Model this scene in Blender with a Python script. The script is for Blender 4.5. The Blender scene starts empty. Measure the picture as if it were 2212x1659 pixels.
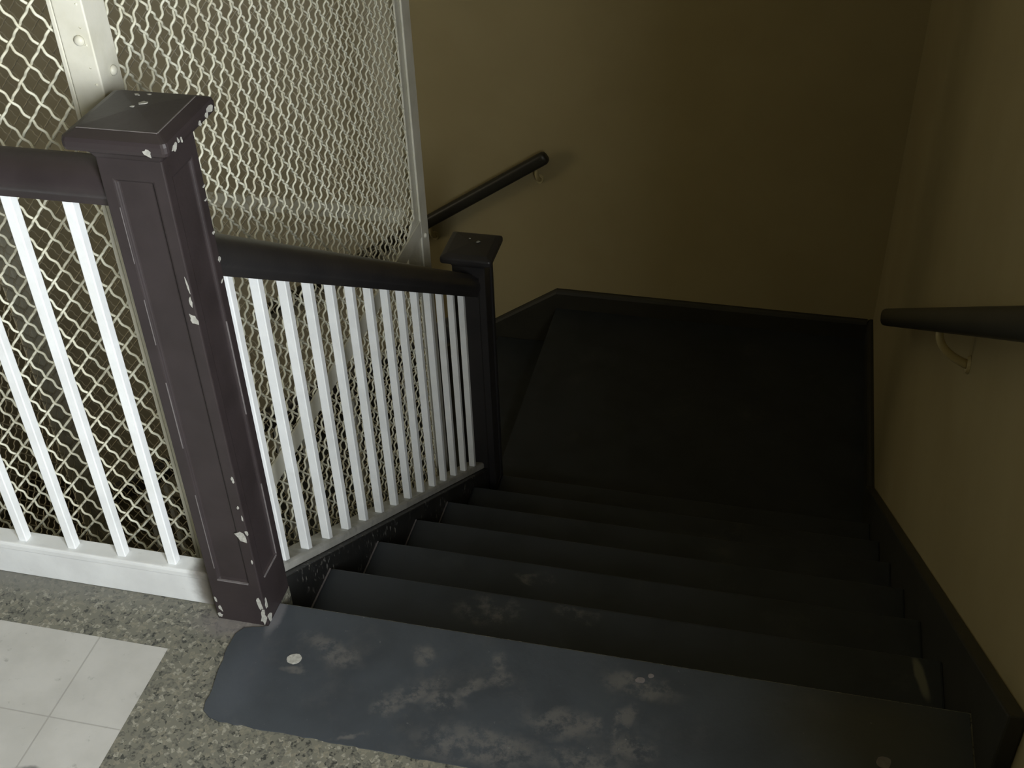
import bpy, math, random
import numpy as np
from mathutils import Vector, Matrix

C = bpy.context.scene.collection
R = math.radians

# ------------------------------------------------------------------ camera
def make_camera():
    cd = bpy.data.cameras.new('camera'); co = bpy.data.objects.new('camera', cd)
    C.objects.link(co)
    cd.sensor_fit = 'HORIZONTAL'; cd.sensor_width = 36.0
    cd.lens = 36.0 * 2599.23 / 2212.0
    cd.clip_start = 0.02
    y, p, ro = R(-14.4719), R(-37.5756), R(-2.2861)
    fwd = Vector((math.sin(y) * math.cos(p), math.cos(y) * math.cos(p), math.sin(p)))
    right = Vector((math.cos(y), -math.sin(y), 0)); up = right.cross(fwd)
    r2 = right * math.cos(ro) + up * math.sin(ro)
    u2 = -right * math.sin(ro) + up * math.cos(ro)
    m = Matrix((r2, u2, -fwd)).transposed().to_4x4()
    m.translation = Vector((0.7887, -1.2745, 1.6175))
    co.matrix_world = m
    bpy.context.scene.camera = co
make_camera()

# ------------------------------------------------------------------ world, daylight, exposure
sc = bpy.context.scene
sc.view_settings.view_transform = 'Standard'
sc.view_settings.look = 'None'
sc.view_settings.exposure = 0.0
sc.view_settings.gamma = 1.0
sc.view_settings.use_curve_mapping = False
w = bpy.data.worlds.new('world'); sc.world = w; w.use_nodes = True
w.node_tree.nodes['Background'].inputs[0].default_value = (0.80, 0.90, 1.0, 1)
w.node_tree.nodes['Background'].inputs[1].default_value = 0.02

def area(name, loc, target, sx, sy, power, col, spread=180):
    l = bpy.data.lights.new(name, 'AREA'); l.shape = 'RECTANGLE'
    l.size = sx; l.size_y = sy; l.energy = power; l.color = col; l.spread = R(spread)
    o = bpy.data.objects.new(name, l); C.objects.link(o)
    o.location = loc
    o.rotation_euler = (Vector(target) - Vector(loc)).to_track_quat('-Z', 'Y').to_euler()
    return o
# daylight of the landing window, set deep in the right wall behind the camera
area('window_daylight', (1.445, -1.61, 1.33), (.4, -1.61, 1.29), 1.15, 1.3, 172, (0.94, 0.975, 1.0))
# added warm fill beyond the lift shaft, brightens the wires inside it
area('shaft_fill', (-2.97, .75, -.3), (0, .75, -.5), 1.0, 1.5, 11, (1.0, .86, .60))

# ------------------------------------------------------------------ sizes
RISE, GO, N0 = 0.175, 0.2573, 0.055
S = RISE / GO
NRISE = 7
ZL = -NRISE * RISE                # lower landing
XW, YB = 1.21, 2.87               # right and back wall planes
XS = 1.182                        # face of the wall string
NW = 0.0964                       # newel width
CX, CY, CYB, CXL = -0.15, 0.138, 1.502, -1.55    # cage planes

# ------------------------------------------------------------------ mesh helpers
class MB:
    def __init__(s): s.v = []; s.f = []; s.m = []
    def add(s, vs, fs, mi=0):
        o = len(s.v); s.v.extend([tuple(map(float, q)) for q in vs])
        for f in fs: s.f.append([i + o for i in f]); s.m.append(mi)
    def box(s, x0, y0, z0, x1, y1, z1, mi=0):
        s.add([(x0,y0,z0),(x1,y0,z0),(x1,y1,z0),(x0,y1,z0),(x0,y0,z1),(x1,y0,z1),(x1,y1,z1),(x0,y1,z1)],
              [(3,2,1,0),(4,5,6,7),(0,1,5,4),(1,2,6,5),(2,3,7,6),(3,0,4,7)], mi)
    def prism(s, a, b, cap=True):          # two matching rings of points
        n = len(a)
        fs = [(i, (i+1) % n, n + (i+1) % n, n + i) for i in range(n)]
        if cap: fs += [tuple(range(n))[::-1], tuple(range(n, 2*n))]
        s.add(list(a) + list(b), fs)
    def rings(s, rs, cap=True):
        n = len(rs[0]); vs = [q for r in rs for q in r]; fs = []
        for k in range(len(rs)-1):
            for i in range(n):
                fs.append((k*n+i, k*n+(i+1) % n, (k+1)*n+(i+1) % n, (k+1)*n+i))
        if cap: fs += [tuple(range(n))[::-1], tuple(range((len(rs)-1)*n, len(rs)*n))]
        s.add(vs, fs)
    def tube(s, pts, r, n=10, cap=True):
        pts = [Vector(q) for q in pts]; rs = []
        rr = r if isinstance(r, (list, tuple)) else [r]*len(pts)
        t0 = (pts[1]-pts[0]).normalized()
        a = t0.cross(Vector((0.13, 0.31, 0.9))).normalized()
        for i, q in enumerate(pts):
            t = (pts[min(i+1, len(pts)-1)] - pts[max(i-1, 0)]).normalized()
            a = (a - t*a.dot(t)).normalized(); b = t.cross(a)
            rs.append([q + (a*math.cos(2*math.pi*k/n) + b*math.sin(2*math.pi*k/n))*rr[i] for k in range(n)])
        s.rings(rs, cap)
    def build(s, name, mat, parent=None, bevel=0, smooth=False, segs=2):
        me = bpy.data.meshes.new(name)
        off = parent_loc(parent) if parent else Vector((0,0,0))
        vs = [(q[0]-off.x, q[1]-off.y, q[2]-off.z) for q in s.v]
        me.from_pydata(vs, [], s.f)
        mats = mat if isinstance(mat, (list, tuple)) else [mat]
        for m in mats: me.materials.append(m)
        for p, mi in zip(me.polygons, s.m): p.material_index = mi
        import bmesh
        bm = bmesh.new(); bm.from_mesh(me)
        bmesh.ops.recalc_face_normals(bm, faces=bm.faces); bm.to_mesh(me); bm.free()
        o = bpy.data.objects.new(name, me); C.objects.link(o)
        if parent: o.parent = parent
        if bevel:
            b = o.modifiers.new('bevel', 'BEVEL'); b.width = bevel; b.segments = segs
            b.limit_method = 'ANGLE'; b.angle_limit = R(35); b.use_clamp_overlap = True
        if smooth:
            for p in me.polygons: p.use_smooth = True
        return o

def parent_loc(o):
    v = Vector((0,0,0))
    while o: v = v + o.location; o = o.parent
    return v

def tag(o, label=None, cat=None, group=None, kind=None):
    if label: o['label'] = label
    if cat: o['category'] = cat
    if group: o['group'] = group
    if kind: o['kind'] = kind
    return o
def thing(name, loc, label, cat, group=None):
    o = bpy.data.objects.new(name, None); C.objects.link(o); o.location = loc
    o.empty_display_size = 0.1
    return tag(o, label, cat, group)
def struct(o, label=None): return tag(o, label, None, None, 'structure')

# ------------------------------------------------------------------ material helpers
class NT:
    def __init__(s, name, rough=0.6, spec=0.4):
        s.m = bpy.data.materials.new(name); s.m.use_nodes = True
        s.t = s.m.node_tree; s.b = s.t.nodes['Principled BSDF']
        s.b.inputs['Roughness'].default_value = rough
        s.b.inputs['Specular IOR Level'].default_value = spec
        g = s.t.nodes.new('ShaderNodeNewGeometry'); s.pos = g.outputs['Position']
    def n(s, typ, **kw):
        d = s.t.nodes.new(typ)
        for k, v in kw.items(): setattr(d, k, v)
        return d
    def link(s, a, b): s.t.links.new(a, b)
    def val(s, sock, v):
        if hasattr(v, 'default_value') or hasattr(v, 'is_output'): s.link(v, sock)
        else: sock.default_value = v
    def math(s, op, a, b=0.0, clamp=False):
        d = s.n('ShaderNodeMath', operation=op, use_clamp=clamp)
        s.val(d.inputs[0], a); s.val(d.inputs[1], b); return d.outputs[0]
    def noise(s, scale, detail=4, rough=0.55, vec=None, out=0):
        d = s.n('ShaderNodeTexNoise'); d.inputs['Scale'].default_value = scale
        d.inputs['Detail'].default_value = detail; d.inputs['Roughness'].default_value = rough
        s.link(vec or s.pos, d.inputs['Vector']); return d.outputs[out]
    def ramp(s, f, a, b):               # smooth 0..1 between a and b
        d = s.n('ShaderNodeMapRange', interpolation_type='SMOOTHSTEP')
        s.val(d.inputs[0], f); d.inputs[1].default_value = a; d.inputs[2].default_value = b
        return d.outputs[0]
    def mix(s, f, a, b):
        d = s.n('ShaderNodeMix', data_type='RGBA')
        s.val(d.inputs[0], f)
        for k, v in ((6, a), (7, b)):
            if isinstance(v, tuple): d.inputs[k].default_value = (*v, 1)
            else: s.link(v, d.inputs[k])
        return d.outputs[2]
    def warp(s, amount, scale):
        c = s.noise(scale, 3, 0.6, out=1)
        d = s.n('ShaderNodeVectorMath', operation='SUBTRACT'); s.link(c, d.inputs[0]); d.inputs[1].default_value = (.5,.5,.5)
        e = s.n('ShaderNodeVectorMath', operation='SCALE'); s.link(d.outputs[0], e.inputs[0]); e.inputs['Scale'].default_value = amount
        f = s.n('ShaderNodeVectorMath', operation='ADD'); s.link(s.pos, f.inputs[0]); s.link(e.outputs[0], f.inputs[1])
        return f.outputs[0]
    def blob(s, vec, c, rad, rot=0.0, soft=0.5):   # elliptical patch, 1 inside
        m = s.n('ShaderNodeMapping', vector_type='TEXTURE')
        s.link(vec, m.inputs[0]); m.inputs['Location'].default_value = c
        m.inputs['Rotation'].default_value = (0, 0, R(rot)); m.inputs['Scale'].default_value = rad
        l = s.n('ShaderNodeVectorMath', operation='LENGTH'); s.link(m.outputs[0], l.inputs[0])
        return s.ramp(l.outputs['Value'], 1.0, 1.0 - soft)
    def bump(s, h, strength, dist=0.002):
        d = s.n('ShaderNodeBump'); d.inputs['Strength'].default_value = strength
        d.inputs['Distance'].default_value = dist; s.link(h, d.inputs['Height'])
        s.link(d.outputs[0], s.b.inputs['Normal'])
    def col(s, c):
        if isinstance(c, tuple): s.b.inputs['Base Color'].default_value = (*c, 1)
        else: s.link(c, s.b.inputs['Base Color'])
        return s.m

def painted(name, c, c2, rough, spec=0.4, nscale=9, bumps=0.15, bscale=60):
    t = NT(name, rough, spec)
    f = t.ramp(t.noise(nscale, 5), 0.35, 0.7)
    t.bump(t.noise(bscale, 3), bumps, 0.0015)
    return t.col(t.mix(f, c, c2))

MAT = {}
MAT['wall'] = painted('wall_paint', (.385,.325,.178), (.36,.30,.16), .75, .25, 3, .12, 90)
MAT['shaft'] = painted('shaft_wall_brightened', (.60,.565,.445), (.54,.505,.395), .8, .2, 4, .2, 60)  # invented paler wall colour, brightens the view through the mesh
MAT['wire_dim'] = painted('wire_paint_dimmed', (.60,.56,.44), (.50,.46,.35), .6, .3, 16, .1, 150)  # wire paint darkened so the back and left panels read dimmer
MAT['worn'] = painted('worn_edge', (.17,.155,.155), (.13,.12,.12), .5, .4, 90, .1, 150)
MAT['white'] = painted('white_paint', (.83,.86,.87), (.76,.785,.79), .42, .45, 14, .25, 120)
MAT['cage'] = painted('cage_paint', (.70,.69,.60), (.60,.59,.49), .45, .45, 12, .2, 90)
MAT['wire'] = painted('wire_paint', (.70,.70,.58), (.56,.54,.42), .5, .4, 16, .1, 150)
MAT['brown'] = painted('brown_paint', (.034,.0265,.0275), (.027,.021,.0215), .45, .4, 12, .25, 70)
MAT['rail'] = painted('rail_paint', (.030,.028,.028), (.024,.023,.024), .36, .5, 10, .2, 60)
MAT['chip'] = painted('bare_primer', (.42,.415,.38), (.30,.30,.27), .7, .2, 200, .1, 200)
MAT['base'] = painted('baseboard_paint', (.035,.034,.026), (.028,.027,.021), .5, .4, 8, .2, 50)
MAT['dark'] = painted('shaft_concrete', (.10,.09,.07), (.07,.065,.05), .9, .1, 5, .3, 40)
MAT['handrail'] = painted('wall_rail_paint', (.030,.028,.020), (.024,.022,.016), .4, .45, 10, .15, 60)

def stair_mat():
    t = NT('stair_paint', .55, .4)
    f = t.ramp(t.noise(7, 5), .35, .7)
    c = t.mix(f, (.030,.035,.040), (.022,.026,.029))
    wv = t.warp(.10, 11)
    blobs = [t.blob(wv, (.33,.262,-.175), (.085,.05,.06)), t.blob(wv, (.50,.285,-.175), (.06,.03,.06)),
             t.blob(wv, (.35,.52,-.35), (.05,.03,.06)), t.blob(wv, (.90,.40,-.175), (.12,.05,.06))]
    m = blobs[0]
    for b in blobs[1:]: m = t.math('MAXIMUM', m, b)
    sm = t.blob(t.warp(.01, 20), (1.142,.262,-.175), (.012,.062,.05), 12)
    g = t.math('MULTIPLY', m, t.ramp(t.noise(28, 6, .7), .42, .68))
    c = t.mix(t.math('MULTIPLY', g, .45), c, (.16,.15,.135))
    c = t.mix(t.math('MULTIPLY', sm, .8), c, (.16,.16,.12))
    sx = t.n('ShaderNodeSeparateXYZ'); t.link(t.pos, sx.inputs[0])
    d = t.math('DIVIDE', t.math('SUBTRACT', sx.outputs[1], N0), GO); d = t.math('ABSOLUTE', t.math('SUBTRACT', d, t.math('ROUND', d)))
    ed = t.math('MULTIPLY', t.ramp(d, .026, .008), t.ramp(t.noise(25, 5, .7), .38, .62))
    ed = t.math('MULTIPLY', ed, t.ramp(sx.outputs[1], 1.63, 1.61))
    c = t.mix(t.math('MULTIPLY', ed, .40), c, (.11,.11,.105))
    gen = t.ramp(t.noise(5, 8, .72), .56, .80)
    c = t.mix(t.math('MULTIPLY', gen, .30), c, (.13,.125,.11))
    t.bump(t.noise(60, 4), .2)
    return t.col(c)
MAT['stair'] = stair_mat()

def mat_sheet():
    t = NT('tread_sheet', .5, .45)
    f = t.ramp(t.noise(8, 5), .35, .7)
    c = t.mix(f, (.048,.056,.065), (.037,.043,.050))
    wv = t.warp(.05, 22)
    L = [((.288,-.012,0),(.034,.022,.1),-50), ((.418,.004,0),(.017,.026,.1),0), ((.426,-.032,0),(.031,.030,.1),0), ((.384,-.062,0),(.050,.017,.1),38),
         ((.292,-.090,0),(.075,.022,.1),32), ((.255,-.128,0),(.034,.024,.1),40), ((.345,-.10,0),(.05,.03,.1),0), ((.43,-.168,0),(.15,.045,.1),0), ((.55,-.098,0),(.085,.040,.1),8), ((.590,-.088,0),(.034,.022,.1),0),
         ((.637,-.075,0),(.018,.050,.1),-22), ((.66,-.125,0),(.06,.035,.1),0), ((.22,-.19,0),(.05,.008,.1),30), ((.60,-.165,0),(.1,.035,.1),0),
         ((.08,-.08,0),(.03,.01,.1),0), ((.66,.0,0),(.09,.03,.1),-8), ((.13,-.03,0),(.08,.03,.1),-20)]
    m = None
    for c0, r0, a0 in L:
        b = t.blob(wv, c0, r0, a0, .7); m = b if m is None else t.math('MAXIMUM', m, b)
    g = t.math('MULTIPLY', m, t.ramp(t.noise(30, 8, .75), .40, .58))
    c = t.mix(t.math('MULTIPLY', g, .60), c, (.135,.13,.122))
    vn = t.ramp(t.noise(9, 8, .72), .50, .72)
    c = t.mix(t.math('MULTIPLY', vn, .30), c, (.10,.098,.095))
    hz = t.blob(t.warp(.05, 8), (1.02,-.02,0), (.22,.12,.1), 0, .8)
    c = t.mix(t.math('MULTIPLY', hz, .45), c, (.055,.052,.033))
    pale = t.blob(t.warp(.02, 20), (.0,-.10,0), (.06,.2,.1), 0, .9)
    c = t.mix(t.math('MULTIPLY', pale, .35), c, (.085,.095,.115))
    foot = t.blob(t.warp(.012, 40), (.006,.022,0), (.016,.055,.1), 0, .6)
    c = t.mix(t.math('MULTIPLY', foot, .8), c, (.14,.14,.15))
    sp = t.ramp(t.noise(90, 3), .70, .78)
    c = t.mix(t.math('MULTIPLY', sp, .25), c, (.3,.3,.28))
    t.bump(t.noise(70, 4), .25)
    return t.col(c)
MAT['sheet'] = mat_sheet()

def terrazzo():
    t = NT('terrazzo', .45, .4)
    v = t.n('ShaderNodeTexVoronoi'); v.inputs['Scale'].default_value = 135; t.link(t.warp(.004, 150), v.inputs['Vector'])
    sep = t.n('ShaderNodeSeparateColor'); t.link(v.outputs['Color'], sep.inputs[0])
    r = t.n('ShaderNodeValToRGB'); r.color_ramp.interpolation = 'CONSTANT'
    e = r.color_ramp.elements
    e[0].position = 0; e[0].color = (.04,.042,.037,1)
    e[1].position = .13; e[1].color = (.095,.095,.08,1)
    for p_, c_ in ((.36,(.15,.147,.118)), (.62,(.20,.19,.145)), (.84,(.28,.272,.22))):
        q = e.new(p_); q.color = (*c_, 1)
    t.link(sep.outputs[0], r.inputs[0])
    c = t.mix(t.ramp(t.noise(200, 3), .4, .62), r.outputs[0], (.15,.147,.118))
    # overspray and grime round the newel's foot
    wv = t.warp(.03, 30)
    a = t.blob(wv, (-.06,-.01,0), (.11,.045,.1), 0, .8)
    c = t.mix(t.math('MULTIPLY', a, .7), c, (.17,.155,.155))
    cu = t.blob(wv, (-.60,.03,0), (.6,.075,.1), 0, .9)
    c = t.mix(t.math('MULTIPLY', cu, .75), c, (.17,.17,.155))
    t.bump(t.noise(120, 3), .08)
    return t.col(c)
MAT['terrazzo'] = terrazzo()

def tile():
    t = NT('vinyl_tile', .4, .4)
    sx = t.n('ShaderNodeSeparateXYZ'); t.link(t.pos, sx.inputs[0])
    def joint(sock, x0, pitch, wd):
        d = t.math('SUBTRACT', sock, x0); d = t.math('DIVIDE', d, pitch)
        d = t.math('SUBTRACT', d, t.math('ROUND', d)); d = t.math('ABSOLUTE', d); d = t.math('MULTIPLY', d, pitch)
        return t.ramp(d, wd, wd*.3)
    j = t.math('MAXIMUM', joint(sx.outputs[0], -.2841, .2286, .0022), joint(sx.outputs[1], -.2551, .2286, .0018))
    c = t.mix(t.ramp(t.noise(9, 5), .35, .68), (.46,.455,.43), (.40,.395,.37))
    st = t.ramp(t.noise(34, 5, .7), .60, .72)
    c = t.mix(t.math('MULTIPLY', st, .5), c, (.20,.20,.18))
    st2 = t.ramp(t.noise(95, 3, .6), .70, .76)
    c = t.mix(t.math('MULTIPLY', st2, .35), c, (.18,.18,.17))
    dm = t.blob(t.warp(.02, 30), (-.265,-.36,0), (.03,.014,.1), 0, .7)
    c = t.mix(t.math('MULTIPLY', dm, .8), c, (.06,.06,.06))
    c = t.mix(t.math('MULTIPLY', j, .55), c, (.24,.235,.215))
    t.bump(t.math('SUBTRACT', t.noise(30, 4), j), .12)
    return t.col(c)
MAT['tile'] = tile()

def curb_white():
    t = NT('curb_paint', .45, .4)
    c = t.mix(t.ramp(t.noise(10, 5), .35, .7), (.70,.72,.715), (.62,.635,.63))
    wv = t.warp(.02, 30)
    end_patch = t.blob(wv, (-.118,.035,.05), (.040,.06,.14), 0, .75)     # soft brown patch at the newel end
    c = t.mix(t.math('MULTIPLY', end_patch, .9), c, (.07,.055,.035))
    d = t.ramp(t.noise(55, 4), .66, .78)
    c = t.mix(t.math('MULTIPLY', d, .35), c, (.4,.4,.38))
    t.bump(t.noise(45, 4), .3)
    return t.col(c)
MAT['curb'] = curb_white()

def string_mat():
    t = NT('stringer_paint', .5, .4)
    c = t.mix(t.ramp(t.noise(10, 5), .35, .7), (.022,.022,.021), (.016,.017,.017))
    m = t.n('ShaderNodeMapping'); m.inputs['Scale'].default_value = (60, 60, 26); t.link(t.pos, m.inputs[0])
    sp = t.ramp(t.noise(1.6, 3, .6, vec=m.outputs[0]), .57, .66)
    reg = t.ramp(t.noise(9, 2), .44, .56)
    c = t.mix(t.math('MULTIPLY', t.math('MULTIPLY', sp, reg), .55), c, (.30,.29,.27))
    t.bump(t.noise(60, 4), .25)
    return t.col(c)
MAT['stringer'] = string_mat()
def rail_foot():
    t = NT('bottom_rail_paint', .5, .35)
    sx = t.n('ShaderNodeSeparateXYZ'); t.link(t.pos, sx.inputs[0])
    c = t.mix(t.ramp(t.noise(14, 5), .35, .7), (.46,.46,.43), (.36,.36,.33))
    d = t.ramp(t.noise(30, 5, .65), .5, .72)
    c = t.mix(t.math('MULTIPLY', d, .5), c, (.16,.155,.14))
    t.bump(t.noise(60, 4), .25)
    return t.col(c)
MAT['railfoot'] = rail_foot()

# ------------------------------------------------------------------ setting
def slab(poly, z0, z1, mi=0, mb=None):
    m = mb or MB(); m.prism([(x, y, z0) for x, y in poly], [(x, y, z1) for x, y in poly]); return m
TX, TY = -.1537, -.083
fl = MB()
fl.prism([(x,y,-.30) for x,y in [(-3,-3.2),(XW,-3.2),(XW,N0),(0,N0),(0,NW),(-NW,NW),(-NW,.058),(-3,.058)]],
         [(x,y,-.0005) for x,y in [(-3,-3.2),(XW,-3.2),(XW,N0),(0,N0),(0,NW),(-NW,NW),(-NW,.058),(-3,.058)]])
fl.add([(TX,TY,0),(TX,.058,0),(-NW,.058,0),(-NW,NW,0),(0,NW,0),(0,N0,0),(XW,N0,0),(XW,-3.2,0),(TX,-3.2,0)], [(0,8,7,6,5,4,3,2,1)])
fl.add([(-3,TY,0),(TX,TY,0),(TX,.058,0),(-3,.058,0)], [(0,1,2,3)])
fl.add([(-3,-3.2,0),(TX,-3.2,0),(TX,TY,0),(-3,TY,0)], [(0,1,2,3)], 1)
struct(fl.build('floor', [MAT['terrazzo'], MAT['tile']]), 'upper landing floor of white tile with a speckled terrazzo border')
m = MB(); m.box(-.07, N0 + 6*GO - .02, ZL-.18, XW, YB, ZL)
struct(m.build('floor', MAT['stair']), 'dark lower landing floor')
m = MB(); m.box(-3, .06, -2.75, XW, YB, -2.7)
struct(m.build('floor', MAT['dark']), 'dark floor of the lift pit')
m = MB(); m.box(-3.1, YB, -2.75, -.66, YB+.12, 2.9, 1); m.box(-.66, YB, -2.75, XW+.25, YB+.12, 2.9); struct(m.build('wall_back', [MAT['wall'], MAT['shaft']]), 'olive cream back wall of the stairwell')  # part behind the cage coloured paler to brighten it
m = MB()
WY0, WY1, WZ0, WZ1 = -2.22, -1.06, .62, 2.02                # unseen window opening, its deep reveal shaped to shade the right side
m.box(XW, WY1, -2.75, XW+.25, YB, 2.9); m.box(XW, -3.2, -2.75, XW+.25, WY0, 2.9)
m.box(XW, WY0, -2.75, XW+.25, WY1, WZ0); m.box(XW, WY0, WZ1, XW+.25, WY1, 2.9)
struct(m.build('wall_right', MAT['wall']), 'olive cream right wall of the stairwell')
m = MB(); m.box(-3.1, .058, -2.75, -3, YB, 2.9); struct(m.build('wall_left', MAT['shaft']), 'wall beyond the lift shaft, brightened in colour')
m = MB(); m.box(-3.1, -3.2, 2.9, XW+.25, YB+.12, 3.0); struct(m.build('ceiling', MAT['wall']), 'ceiling over the stairwell')

# baseboards of the lower landing: board with a rounded top
BH, BT = .086, .022
def board(a, b, nrm, z):                   # a,b wall points (x,y), nrm into the room
    m = MB(); prof = [(0,0),(BT,0),(BT,BH-.016),(BT*.8,BH-.006),(BT*.45,BH),(0,BH)]
    m.prism([(a[0]+nrm[0]*u, a[1]+nrm[1]*u, z+h) for u,h in prof], [(b[0]+nrm[0]*u, b[1]+nrm[1]*u, z+h) for u,h in prof])
    return m
bm_ = board((-.07,YB),(XW-BT,YB),(0,-1),ZL)
# the same board running down beside the next flight
pr = [(0,-.20),(BT,-.20),(BT,BH-.016),(BT*.8,BH-.006),(BT*.45,BH),(0,BH)]
bm_.prism([(-.07, YB-u, ZL+h) for u,h in pr], [(-1.5, YB-u, ZL+h-S*1.43) for u,h in pr])
struct(bm_.build('baseboard_back', MAT['base']), 'dark baseboard along the back wall, sloping down at its left end')
ykink = 1.86
bm_ = board((XW,ykink),(XW,YB),(-1,0),ZL)
struct(bm_.build('baseboard_right', MAT['base']), 'dark baseboard of the lower landing along the right wall')
bm_ = board((XW,-3.2),(XW,-.12),(-1,0),0)
struct(bm_.build('baseboard_right', MAT['base']), 'dark baseboard of the upper landing along the right wall')

# ------------------------------------------------------------------ stairs
st = thing('staircase', (.58, N0, 0), 'dark painted flight of stairs with scuffed treads going down from the landing', 'stairs')
for k in range(1, 7):
    y0 = N0 + (k-1)*GO - .025; y1 = N0 + k*GO; z = -k*RISE
    m = MB(); m.box(-.022, y0, z-.034, XS+.002, y1, z) if k < 6 else m.box(.0008, y0, z-.034, XS+.002, y1, z)
    tr = m.build('tread', MAT['stair'], st, .007, segs=3)
    if k < 5:
        m = MB(); m.box(-.0212, y0+.02, z-.001, -.0180, y1-.004, z+.0007)
        tag(m.build('worn_edge', MAT['worn'], tr), 'pale worn line where the tread meets the side board')
for k in range(1, 8):
    y0 = N0 + (k-1)*GO - .025
    m = MB(); m.box(-.022 if k < 7 else .0008, y0-.018, -k*RISE+.0, XS+.002, y0, -(k-1)*RISE-.034 if k > 1 else -.036)
    m.build('riser', MAT['stair'], st)
# left string beside the lift cage
TOP = .0736
m = MB()
def quadY(x0, x1, ya, yb, ta, tb, ba, bb):
    m.add([(x0,ya,ba),(x1,ya,ba),(x1,yb,bb),(x0,yb,bb),(x0,ya,ta),(x1,ya,ta),(x1,yb,tb),(x0,yb,tb)],
          [(3,2,1,0),(4,5,6,7),(0,1,5,4),(1,2,6,5),(2,3,7,6),(3,0,4,7)])
quadY(-.066, -.0215, NW+.001, 1.519, TOP-S*NW-.001, TOP-S*1.519-.001, -S*NW-.33, -S*1.519-.30)
tag(m.build('stringer', MAT['stringer'], st, .003), 'black board along the cage side with white paint specks')
m = MB(); q = .135
ye = (-(ZL + BH) + q)/S
pf = [(-.11,.001),(.0555,.001),(.0555,-.30),(1.578,ZL-.20),(1.578,ZL+.001),(ye,ZL+.001),(ye,q-S*ye),(-.11,q+S*.11)]
m.prism([(XS,y,z) for y,z in pf], [(XW-.001,y,z) for y,z in pf])
o = m.build('stringer', MAT['base'], st, .004); tag(o, 'dark skirting board along the right wall')

# next flight down, to the left along the back wall
st2 = thing('staircase', (-.5, 2.2, ZL-RISE), 'dark lower flight turning left behind the brown post at the lower landing', 'stairs')
for k in range(1, 6):
    x1 = -.071 - (k-1)*GO + .025; x0 = -.071 - k*GO; z = ZL - k*RISE
    m = MB(); m.box(x0, 1.63, z-.034, x1, YB-BT-.001, z); m.build('tread', MAT['stair'], st2, .007, segs=3)
    m = MB(); m.box(x1-.001, 1.63, z, x1+.017, YB-BT-.001, z+RISE-.036); m.build('riser', MAT['stair'], st2)

# rubber sheet on the top step
sh = thing('stair_mat', (.55, -.08, 0), 'dark worn sheet covering the top step, scuffed, with a white paint spot', 'mat')
poly = [(-.040,-.150),(-.0405,-.175),(-.036,-.193),(-.022,-.203),(.0,-.2075),(.35,-.2085),(1.180,-.2085),(1.180,.052),(.0006,.052),(.0006,-.0012),(-.012,-.006),(-.040,-.014),(-.050,-.030),(-.052,-.05),(-.047,-.10)]
rj = random.Random(11)
def rough_edge(poly, step=.012, amp=.0016):
    out = []
    for (a, b) in zip(poly, poly[1:] + poly[:1]):
        n = max(1, int(math.dist(a, b)/step)) if max(a[0], b[0]) < .9 and min(a[1], b[1]) < -.008 else 1
        for i in range(n):
            k = i/n; out.append((a[0]+(b[0]-a[0])*k + rj.uniform(-amp, amp)*(n > 1), a[1]+(b[1]-a[1])*k + rj.uniform(-amp, amp)*(n > 1)))
    return out
slab(rough_edge(poly), .0002, .0026).build('sheet', MAT['sheet'], sh)
rng = random.Random(4)
def flake(mb, c, axis, rx, ry, rot=0, n=11, jag=.25, th=.0008):
    pts = []
    for i in range(n):
        a = 2*math.pi*i/n; k = 1 + rng.uniform(-jag, jag)
        u, v = rx*k*math.cos(a), ry*k*math.sin(a); cr, sr = math.cos(R(rot)), math.sin(R(rot))
        pts.append((u*cr - v*sr, u*sr + v*cr))
    def P(u, v, h):
        if axis == 'z': return (c[0]+u, c[1]+v, c[2]+h)
        if axis == '-y': return (c[0]+u, c[1]-h, c[2]+v)
        if axis == 'x': return (c[0]+h, c[1]+u, c[2]+v)
    mb.rings([[P(u, v, -.0004) for u, v in pts], [P(u, v, th) for u, v in pts]])
m = MB(); flake(m, (.073,-.062,.0026), 'z', .013, .0115, 20, 14, .09, .0012)
tag(m.build('paint_spot', MAT['chip'], sh), 'round whitish paint spot')
for c, a, b in [((1.046,-.069,.0026),.012,.010),((.656,.012,.0026),.008,.006),((.672,.024,.0026),.005,.0045)]:
    m = MB(); flake(m, c, 'z', a, b, 10, 12, .12); tag(m.build('paint_spot', MAT['worn'], sh), 'small grey paint spot')

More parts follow.
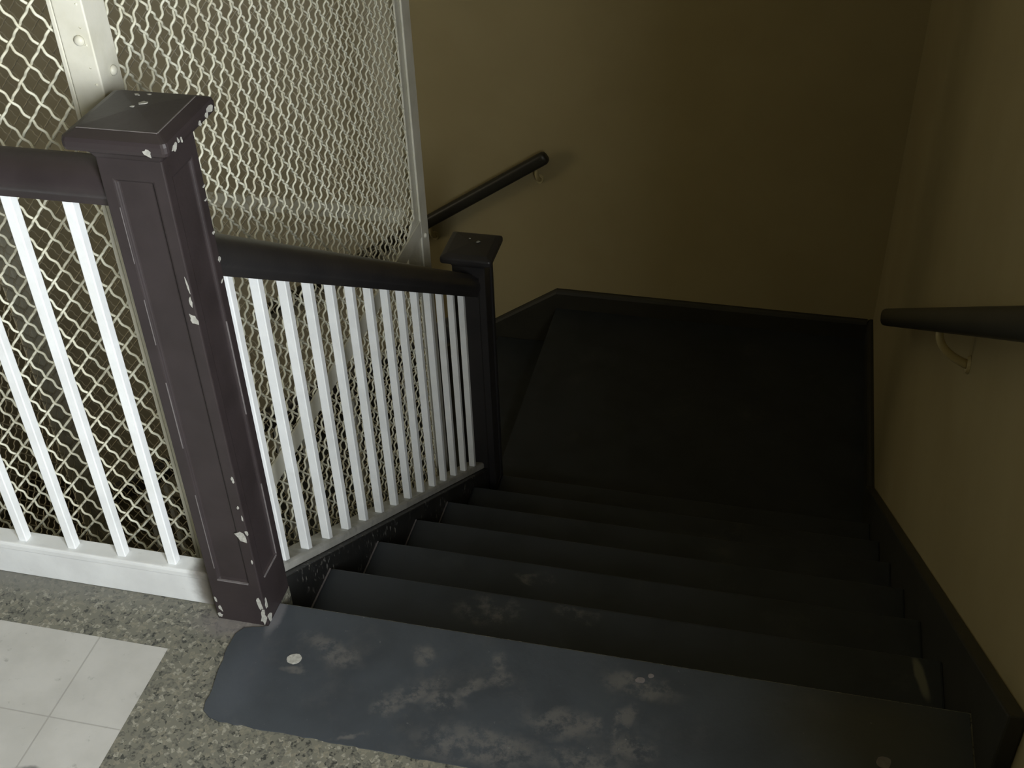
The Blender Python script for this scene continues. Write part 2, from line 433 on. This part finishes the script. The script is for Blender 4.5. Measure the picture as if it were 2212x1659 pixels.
# ------------------------------------------------------------------ newels
def rect_ring(x0, y0, x1, y1, z, r=.0, n=3):
    if r <= 0: return [(x0,y0,z),(x1,y0,z),(x1,y1,z),(x0,y1,z)]
    out = []
    for cx_, cy_, a0 in ((x0+r,y0+r,180),(x1-r,y0+r,270),(x1-r,y1-r,0),(x0+r,y1-r,90)):
        for i in range(n+1):
            a = R(a0 + 90*i/n); out.append((cx_ + r*math.cos(a), cy_ + r*math.sin(a), z))
    return out
def newel(x0, y0, zb, zt, zfoot, label, pz0, pz1, group, paint='brown'):
    t = thing('newel_post', (x0+NW/2, y0+NW/2, zb), label, 'post', group)
    x1, y1 = x0+NW, y0+NW
    mb = MB()
    # body: four faces each with a sunk panel
    e, d = .0195, .0045
    fx0, fy0, fx1, fy1 = x0, y0, x1, y1
    body_top = zt - .052
    corners = [((fx0,fy0),(fx1,fy0)),((fx1,fy0),(fx1,fy1)),((fx1,fy1),(fx0,fy1)),((fx0,fy1),(fx0,fy0))]
    for (a, b) in corners:
        ax, ay = a; bx, by = b; L = NW
        ux, uy = (bx-ax)/L, (by-ay)/L; nx, ny = uy, -ux      # outward
        def P(u, z, h=0): return (ax+ux*u+nx*h, ay+uy*u+ny*h, z)
        zlo, zhi = zfoot, body_top
        us = [0, e, L-e, L]; zs = [zlo, pz0, pz1, zhi]
        grid = [[P(u, z) for u in us] for z in zs]
        vs = [q for row in grid for q in row]
        fs = [(r*4+c, r*4+c+1, (r+1)*4+c+1, (r+1)*4+c) for r in range(3) for c in range(3) if not (r == 1 and c == 1)]
        i0 = len(vs); g = .0035
        vs += [P(e+g, pz0+g, -d), P(L-e-g, pz0+g, -d), P(L-e-g, pz1-g, -d), P(e+g, pz1-g, -d)]
        fs += [(5,6,i0+1,i0),(6,10,i0+2,i0+1),(10,9,i0+3,i0+2),(9,5,i0,i0+3),(i0,i0+1,i0+2,i0+3)]
        mb.add(vs, fs)
    mb.add([(x0,y0,zfoot),(x1,y0,zfoot),(x1,y1,zfoot),(x0,y1,zfoot)], [(0,1,2,3)])
    o = mb.build('post', MAT[paint], t)
    import bmesh
    bm = bmesh.new(); bm.from_mesh(o.data); bmesh.ops.remove_doubles(bm, verts=bm.verts, dist=1e-5)
    bmesh.ops.recalc_face_normals(bm, faces=bm.faces); bm.to_mesh(o.data); bm.free()
    b = o.modifiers.new('bevel', 'BEVEL'); b.width = .0022; b.segments = 2; b.limit_method = 'ANGLE'; b.angle_limit = R(40)
    # cap: cove under an overhanging plate, bevelled up to a shallow pyramid
    prof = [(-.002,-.056),(.002,-.050),(.005,-.044),(.011,-.038),(.020,-.034),(.0255,-.031),(.0270,-.026),(.0270,-.018),(.0255,-.013),(.020,-.010),(.0115,-.006),(.0095,-.0052),(.0075,-.0050)]
    rs = [rect_ring(x0-h, y0-h, x1+h, y1+h, zt+z, max(.003, .004 + h*.12), 3) for h, z in prof]
    cx_, cy_ = (x0+x1)/2, (y0+y1)/2
    for f, z in ((.6, -.0032), (.25, -.0015), (.04, -.0008)):
        h0 = NW/2 + .0075; rs.append(rect_ring(cx_-h0*f, cy_-h0*f, cx_+h0*f, cy_+h0*f, zt+z, .003*f, 3))
    mc = MB(); mc.rings(rs)
    mc.build('post_cap', MAT[paint], t)
    return t
n1 = newel(-NW, 0, 0, .956, .0003, 'brown panelled post with chipped white paint at the head of the stairs', .102, .872, 'brown newel posts')
n2 = newel(-NW, 1.52, ZL, -.148, ZL+.0003, 'brown post at the foot of the stairs beside the lower landing', ZL+.17, -.235, 'brown newel posts', 'rail')  # darker rail paint stands in for the dimmer light on this post
tagl = 'white chip in the paint'
def chip(par, c, ax, a, b, r_=0, jag=.35, th=.0008):
    m = MB(); flake(m, c, ax, a, b, r_, 10, jag, th); tag(m.build('paint_chip', MAT['chip'], par), tagl)
for c, ax, a, b, r_ in [((-.012,0,.217),'-y',.0085,.013,20),((-.0015,0,.228),'-y',.003,.005,0),((-.0045,0,.349),'-y',.0022,.004,0),((-.0035,0,.342),'-y',.002,.003,0),
    ((-.004,0,.712),'-y',.0016,.012,4),((-.005,0,.684),'-y',.003,.008,0),((-.006,0,.655),'-y',.006,.008,20),
    ((-.006,0,.285),'-y',.002,.004,0),((-.003,0,.262),'-y',.0015,.005,0),((-.004,0,.16),'-y',.0015,.004,0),
    ((-.008,0,.055),'-y',.004,.014,5),((-.006,0,.022),'-y',.005,.016,-8),((-.086,0,.028),'-y',.003,.007,10),((-.09,0,.010),'-y',.004,.005,10),((-.092,0,.05),'-y',.002,.006,10),
    ((0,.008,.05),'x',.004,.012,0),((0,.010,.014),'x',.007,.010,0),((0,.092,.82),'x',.004,.0016,0),((0,.090,.80),'x',.004,.0014,0),((0,.092,.745),'x',.004,.0022,0),((0,.093,.70),'x',.003,.004,0),((0,.088,.665),'x',.004,.002,20)]:
    chip(n1, c, ax, a, b, r_)
for c, a, b, r_ in [((-.046,.062,.9555),.006,.004,30),((-.055,.050,.9556),.003,.002,0),((-.07,.092,.9525),.004,.002,-20),((-.055,.097,.9515),.003,.002,0)]:
    chip(n1, c, 'z', a, b, r_, .3, .0006)
for c, a, b, r_ in [((.0266,.105,.934),.009,.005,0),((.0266,.092,.931),.005,.004,20),((.0266,.07,.927),.003,.004,20),((.0266,-.006,.931),.006,.005,15),((.0266,.006,.934),.002,.005,15),((.0266,.015,.931),.0015,.004,15)]:
    chip(n1, c, 'x', a, b, r_, .4, .0009)
chip(n1, (-.001,-.0266,.930), '-y', .005, .006, 20, .4, .0009)
for bx in [(-.078,-.0012,.1008,-.021,.002,.1034), (-.0012,.0215,.1008,.0008,.0755,.1034)]:
    m = MB(); m.box(*bx); tag(m.build('worn_edge', MAT['worn'], n1), 'pale worn edge of the panel')
for z0_, z1_, ww in [(.13,.30,.0011),(.40,.53,.0014),(.60,.68,.001),(.74,.83,.0008)]:
    m = MB(); m.box(-.0788, -.0009, z0_, -.0788+ww, .002, z1_); tag(m.build('worn_edge', MAT['worn'], n1), 'pale worn edge of the panel')
for z0_, z1_ in [(.105,.27),(.42,.60)]:
    m = MB(); m.box(-.002, .0760, z0_, .0006, .0772, z1_); tag(m.build('worn_edge', MAT['worn'], n1), 'pale worn edge of the panel')
zc_ = .956-.0055
for bx in [(-NW-.0095,-.0108,zc_-.0014,.0095,-.0088,zc_+.0004), (.0080,-.009,zc_-.0014,.0105,NW+.007,zc_+.0004)]:
    m = MB(); m.box(*bx); tag(m.build('worn_edge', MAT['worn'], n1, .0006), 'pale worn edge of the cap')
chip(n2, (-.030,1.575,-.1478), 'z', .006, .004, 40, .3)
chip(n2, (-.058,1.59,-.1482), 'z', .003, .002, 0, .3)

# ------------------------------------------------------------------ railings
HP = [(-.024,0),(-.025,.010),(-.0285,.014),(-.0322,.020),(-.0335,.028),(-.0325,.036),(-.0285,.045),(-.022,.053),(-.012,.059),(0,.061)]
HP = HP + [(-u, h) for u, h in HP[-2::-1]]
def smoothrail(o):
    for p in o.data.polygons: p.use_smooth = len(p.vertices) == 4
    o.data.set_sharp_from_angle(angle=R(38))
# along the landing
lr = thing('landing_railing', (-.65, .041, 0), 'level railing with brown handrail and white balusters left of the near post', 'railing')
YR = .041
m = MB(); m.prism([(-2.2, YR+u, .820+h) for u,h in HP], [(-NW-.0005, YR+u, .820+h) for u,h in HP])
smoothrail(m.build('handrail', MAT['brown'], lr))
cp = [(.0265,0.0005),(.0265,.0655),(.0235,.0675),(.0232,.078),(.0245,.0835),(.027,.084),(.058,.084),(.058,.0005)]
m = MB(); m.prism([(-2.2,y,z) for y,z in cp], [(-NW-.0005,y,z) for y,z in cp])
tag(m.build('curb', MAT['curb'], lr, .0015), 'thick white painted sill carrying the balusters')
x = -.175
for i in range(20):
    m = MB(); m.box(x-.0165, .033, .0835, x, .0495, .824); m.build('baluster', MAT['white'], lr, .0016); x -= .0985
# beside the stairs
sr = thing('stair_railing', (-.048, .8, -S*.8), 'sloping railing with dark handrail and white balusters running down the stairs', 'railing')
ya, yb_ = NW+.0005, 1.5195
XR = -.048
kz = math.sqrt(1+S*S)*1.06
m = MB(); m.prism([(XR+u, ya, .733 + h*kz - S*ya) for u,h in HP], [(XR+u, yb_, .733 + h*kz - S*yb_) for u,h in HP])
smoothrail(m.build('handrail', MAT['rail'], sr))
m = MB(); bp = [(-.0358,0.0),(-.0358,.019),(-.041,.0235),(-.083,.0235),(-.083,0.0)]
m.prism([(u, ya, TOP+h-S*ya) for u,h in bp], [(u, yb_, TOP+h-S*yb_) for u,h in bp])
m.build('bottom_rail', MAT['railfoot'], sr, .002)
for k in range(14):
    y = .174 + .0963*k; m = MB()
    zb = TOP + .0233
    vs = []
    for (xx, yy) in ((-.0570,y),(-.0395,y),(-.0395,y+.0175),(-.0570,y+.0175)): vs.append((xx,yy,zb-S*yy))
    vt = [(q[0],q[1],.736-S*q[1]) for q in vs]
    m.prism(vs, vt); m.build('baluster', MAT['white'], sr, .0016)
# railing of the next flight, seen between the balusters
nr = thing('stair_railing', (-.8, 1.569, ZL-.4), 'railing of the lower flight, glimpsed behind the far brown post', 'railing')
xa, xb = -NW-.0005, -1.5; YN = 1.568
def zslope(x, z0): return z0 + S*(x + NW)
m = MB(); m.prism([(xa, YN+u, zslope(xa,-.47)+h*kz) for u,h in HP], [(xb, YN+u, zslope(xb,-.47)+h*kz) for u,h in HP])
smoothrail(m.build('handrail', MAT['rail'], nr))
bp2 = [(-.024,0),(-.024,.02),(.024,.02),(.024,0)]
m = MB(); m.prism([(xa, YN+u, zslope(xa,ZL+.02)+h) for u,h in bp2], [(xb, YN+u, zslope(xb,ZL+.02)+h) for u,h in bp2])
m.build('bottom_rail', MAT['railfoot'], nr, .002)
m = MB(); sp = [(-.022,-.30),(-.022,0),(.022,0),(.022,-.30)]
m.prism([(xa, YN+u, zslope(xa,ZL+.02)+h) for u,h in sp], [(xb, YN+u, zslope(xb,ZL+.02)+h) for u,h in sp])
m.build('stringer', MAT['stringer'], nr)
for k in range(13):
    x = -.185 - .0963*k; m = MB(); vs = []
    for (xx, yy) in ((x-.017,YN-.0085),(x,YN-.0085),(x,YN+.0085),(x-.017,YN+.0085)): vs.append((xx,yy,zslope(xx,ZL+.038)))
    m.prism(vs, [(q[0],q[1],zslope(q[0],-.467)) for q in vs]); m.build('baluster', MAT['white'], nr, .0016)

# ------------------------------------------------------------------ lift cage
cg = thing('lift_cage', ((CX+CXL)/2, (CY+CYB)/2, 0), 'cream painted lift shaft cage of crimped diamond wire mesh with steel corner posts', 'cage')
ZC0, ZC1 = -1.75, 2.05
PA, PB, WR, WA = .0243, .0287, .00222, .0023
def mesh_panel(org, ux, nz, width, z0, z1, name='wire_mesh', ph=(0.0, 0.0), ns=6, sub=9, mat='wire'):
    """crimped wires crossing in diamonds; org at (0,0) of the panel, ux along it, z up, nz its normal"""
    org = np.array(org, float); ux = np.array(ux, float); nz = np.array(nz, float); uz = np.array([0,0,1.0])
    V = []; F = []; off = 0
    L = math.hypot(PA, PB)
    # node (i,j): u = ph0 + (i+j)*PA ; z = ph1 + (i-j)*PB ; family A runs with i, family B with j
    lo = int(min(-width/PA, 0)) ; N = int((width/PA + (z1-z0)/PB)) + 6
    for fam in (0, 1):
        for c in range(-N, N):
            # along-wire parameter t (in nodes)
            # A: j=c, u=ph0+(t+c)PA, z=ph1+(t-c)PB ; B: i=c, u=ph0+(c+t)PA, z=ph1+(c-t)PB
            ta, tb = (0-ph[0])/PA - c, (width-ph[0])/PA - c
            if fam == 0: sa, sb = (z0-ph[1])/PB + c, (z1-ph[1])/PB + c
            else: sa, sb = c - (z1-ph[1])/PB, c - (z0-ph[1])/PB
            a, b = max(ta, sa), min(tb, sb)
            if b - a < .25: continue
            n = max(2, int((b-a)*sub)+1)
            t = np.linspace(a, b, n)
            u = ph[0] + (t+c)*PA
            z = ph[1] + ((t-c) if fam == 0 else (c-t))*PB
            sgn = (1 if c % 2 == 0 else -1) * (1 if fam == 0 else -1)
            wv = -np.cos(3*np.pi*t)
            h = sgn*WA*wv
            P = org + np.outer(u, ux) + np.outer(z, uz) + np.outer(h, nz)
            T = np.gradient(P, axis=0); T /= np.linalg.norm(T, axis=1)[:,None]
            A = np.cross(T, nz); A /= np.linalg.norm(A, axis=1)[:,None]; B = np.cross(T, A)
            ang = np.arange(ns)*2*np.pi/ns
            ring = P[:,None,:] + WR*(np.cos(ang)[None,:,None]*A[:,None,:] + np.sin(ang)[None,:,None]*B[:,None,:])
            V.append(ring.reshape(-1,3))
            k = np.arange(n-1)[:,None]*ns; q = np.arange(ns)[None,:]; q2 = (q+1) % ns
            F.append((np.stack([k+q, k+q2, k+ns+q2, k+ns+q], -1) + off).reshape(-1,4))
            off += n*ns
    V = np.concatenate(V); F = np.concatenate(F)
    V = V - np.array(cg.location)
    me = bpy.data.meshes.new(name)
    me.vertices.add(len(V)); me.vertices.foreach_set('co', V.ravel())
    me.loops.add(F.size); me.loops.foreach_set('vertex_index', F.ravel().astype(np.int32))
    me.polygons.add(len(F)); me.polygons.foreach_set('loop_start', np.arange(0, F.size, 4, dtype=np.int32))
    me.update(); me.validate()
    me.polygons.foreach_set('use_smooth', np.ones(len(F), bool))
    me.materials.append(MAT[mat])
    o = bpy.data.objects.new(name, me); C.objects.link(o); o.parent = cg
    return o
# phases put wire crossings where the photograph has them
mesh_panel((CXL, CY+.010, 0), (1,0,0), (0,-1,0), CX-.004-CXL, ZC0, ZC1, ph=(-.263-CXL, 1.016))
mesh_panel((CX-.010, CY, 0), (0,1,0), (1,0,0), CYB-CY-.004, ZC0, ZC1, ph=(.06, 1.01))
mesh_panel((CXL, CYB-.010, 0), (1,0,0), (0,1,0), CX-.004-CXL, ZC0, ZC1, ph=(.01, .0), ns=4, sub=6, mat='wire_dim')
mesh_panel((CXL+.010, CY, 0), (0,1,0), (-1,0,0), CYB-CY-.004, ZC0, ZC1, ph=(.0, .0), ns=4, sub=6, mat='wire_dim')

def angle_post(cx_, cy_, dx, dy, la, lb, t=.006):
    """steel angle: corner at (cx_,cy_), legs reaching la along x and lb along y"""
    m = MB(); ring = [(cx_,cy_),(cx_+dx*la,cy_),(cx_+dx*la,cy_+dy*t),(cx_+dx*t,cy_+dy*t),(cx_+dx*t,cy_+dy*lb),(cx_,cy_+dy*lb)]
    m.prism([(a,b,ZC0) for a,b in ring], [(a,b,ZC1) for a,b in ring])
    return m.build('corner_post', MAT['cage'], cg, .0022, segs=3)
p1 = angle_post(CX, CY, -1, 1, .0465, .055)
p2 = angle_post(CX, CYB, -1, -1, .052, .060)
p3 = angle_post(CXL, CY, 1, 1, .052, .055)
p4 = angle_post(CXL, CYB, 1, -1, .052, .060)
# flat bars edging the panels, set just behind the angles
def bar(x0, y0, z0, x1, y1, z1, name='frame_bar', parent=None):
    m = MB(); m.box(x0,y0,z0,x1,y1,z1); return m.build(name, MAT['cage'], parent or cg, .0012)
bar(CX-.0545, CY+.0008, ZC0, CX-.0478, CY+.012, ZC1)
bar(CX-.0115, CYB-.092, ZC0, CX-.0065, CYB-.050, ZC1)
for (x0,y0,x1,y1) in ((CXL, CY+.0005, CX, CY+.006), (CXL, CYB-.006, CX, CYB)):
    bar(x0+.055, y0, ZC1-.05, x1-.055, y1, ZC1)
    bar(x0+.055, y0, ZC0, x1-.055, y1, ZC0+.05)
for (x0, x1) in ((CX-.006, CX), (CXL, CXL+.006)):
    bar(x0, CY+.058, ZC1-.05, x1, CYB-.063, ZC1); bar(x0, CY+.058, ZC0, x1, CYB-.063, ZC0+.05)
# floor level bands
m = MB(); yy0, yy1 = CY+.056, CYB-.061
m.add([(CX-.0005,yy0,.010),(CX-.0005,yy1,-.018),(CX-.0005,yy1,-.066),(CX-.0005,yy0,-.038),(CX-.0055,yy0,.010),(CX-.0055,yy1,-.018),(CX-.0055,yy1,-.066),(CX-.0055,yy0,-.038)],
      [(0,1,2,3),(7,6,5,4),(0,4,5,1),(1,5,6,2),(2,6,7,3),(3,7,4,0)])
m.build('floor_band', MAT['cage'], cg)
bar(CXL+.055, CYB-.0055, -.064, CX-.055, CYB-.0005, -.018, 'floor_band')
bar(CXL+.055, CY+.0005, -.30, CX-.055, CY+.0055, -.25, 'floor_band')
bar(CXL+.0005, CY+.056, -.062, CXL+.0055, CYB-.061, -.014, 'floor_band')
# gusset plate in the far lower corner
m = MB(); g = [(CYB-.061,.012),(CYB-.11,.004),(CYB-.155,-.02),(CYB-.165,-.06),(CYB-.17,-.24),(CYB-.061,-.24)]
m.prism([(CX-.0064,y,z) for y,z in g], [(CX-.0115,y,z) for y,z in g]); m.build('gusset_plate', MAT['cage'], cg, .001)
# rivets
def rivet(c, axis, parent):
    m = MB(); rs = []
    for f, h in ((1,0),(.97,.0018),(.8,.0042),(.5,.0056),(.15,.0062)):
        rg = []
        for k in range(14):
            a = 2*math.pi*k/14; u, v = .0078*f*math.cos(a), .0078*f*math.sin(a)
            rg.append((c[0]+u, c[1]-h, c[2]+v) if axis == '-y' else (c[0]+h, c[1]+u, c[2]+v))
        rs.append(rg)
    m.rings(rs); m.build('bolt', MAT['cage'], parent, smooth=True)
for z in (1.004, .55, 1.45): rivet((-.1675, CY, z), '-y', p1)
for z in (.948, .50, 1.40): rivet((CX, .1725, z), 'x', p1)
for z in (-.075, .60): rivet((CX, CYB-.035, z), 'x', p2)

# ------------------------------------------------------------------ wall handrails
def wall_rail(kind, root, a, b, brs):
    """a (upper) to b (lower) axis points; stadium section standing on edge; brackets back to the wall"""
    a, b = Vector(a), Vector(b); d = (b-a).normalized(); up = Vector((0,0,1)); up = (up - d*up.dot(d)).normalized(); sd = d.cross(up)
    prof = []
    for k in range(20):
        an = 2*math.pi*k/20; u, v = math.cos(an), math.sin(an)
        prof.append((.021*math.copysign(abs(u)**.7, u), .0255*math.copysign(abs(v)**.7, v)))
    L = (b-a).length; rs = []
    for s_, f in ((0,.55),(.004,.8),(.012,.97),(.02,1),(L-.02,1),(L-.012,.97),(L-.004,.8),(L,.55)):
        q = a + d*s_; rs.append([q + sd*(u*f) + up*(v*f) for u,v in prof])
    m = MB(); m.rings(rs); m.build('rail', MAT['handrail'], root, smooth=True)
    for q, nrm in brs:                    # q axis point, nrm from the rail to the wall (length = gap)
        q, nrm = Vector(q), Vector(nrm); g = nrm.length; nh = nrm.normalized(); pts = []
        P0 = q - Vector((0,0,.023))
        for t in [i/11 for i in range(12)]:
            e = (1-t)**3*Vector((0,0,0)) + 3*(1-t)**2*t*Vector((0,0,-.042)) + 3*(1-t)*t*t*(nh*g*.45 + Vector((0,0,-.066))) + t**3*(nh*(g-.004) + Vector((0,0,-.080)))
            pts.append(P0 + e)
        m = MB(); m.tube(pts, [.0075+.0025*i/11 for i in range(12)], 10)
        br = m.build('bracket', MAT['wall_metal'], root, smooth=True)
        c = P0 + nh*(g-.0005) + Vector((0,0,-.080)); side = Vector((-nh.y, nh.x, 0)); rg0 = []; rg1 = []
        for k in range(16):
            an = 2*math.pi*k/16; v = side*(.017*math.cos(an)) + Vector((0,0,.021*math.sin(an)))
            rg0.append(c + v); rg1.append(c - nh*.006 + v*.85)
        m = MB(); m.rings([rg0, rg1]); m.build('wall_plate', MAT['wall_metal'], br)
MAT['wall_metal'] = painted('bracket_paint', (.50,.42,.22), (.45,.38,.19), .5, .4, 20, .1, 90)
hr = thing('wall_handrail', (1.15, .7, .3), 'dark wooden handrail on the right wall with a cream painted bracket', 'handrail')
XH = 1.138
def zr(y): return .649 - .668*(y-.208)
wall_rail('r', hr, (XH, -.75, zr(-.75)), (XH, 1.79, zr(1.79)), [((XH,.86,zr(.86)), (XW-XH,0,0)), ((XH,-.35,zr(-.35)), (XW-XH,0,0))])
hb = thing('wall_handrail', (-.6, 2.81, -.85), 'short dark handrail on the back wall, sloping down to the left', 'handrail')
YH = YB-.062
def zb_(x): return -.503 + .672*(x+.092)
wall_rail('b', hb, (-.092, YH, zb_(-.092)), (-1.45, YH, zb_(-1.45)), [((-.135,YH,zb_(-.135)), (0,YB-YH,0)), ((-.585,YH,zb_(-.585)), (0,YB-YH,0)), ((-1.2,YH,zb_(-1.2)), (0,YB-YH,0))])
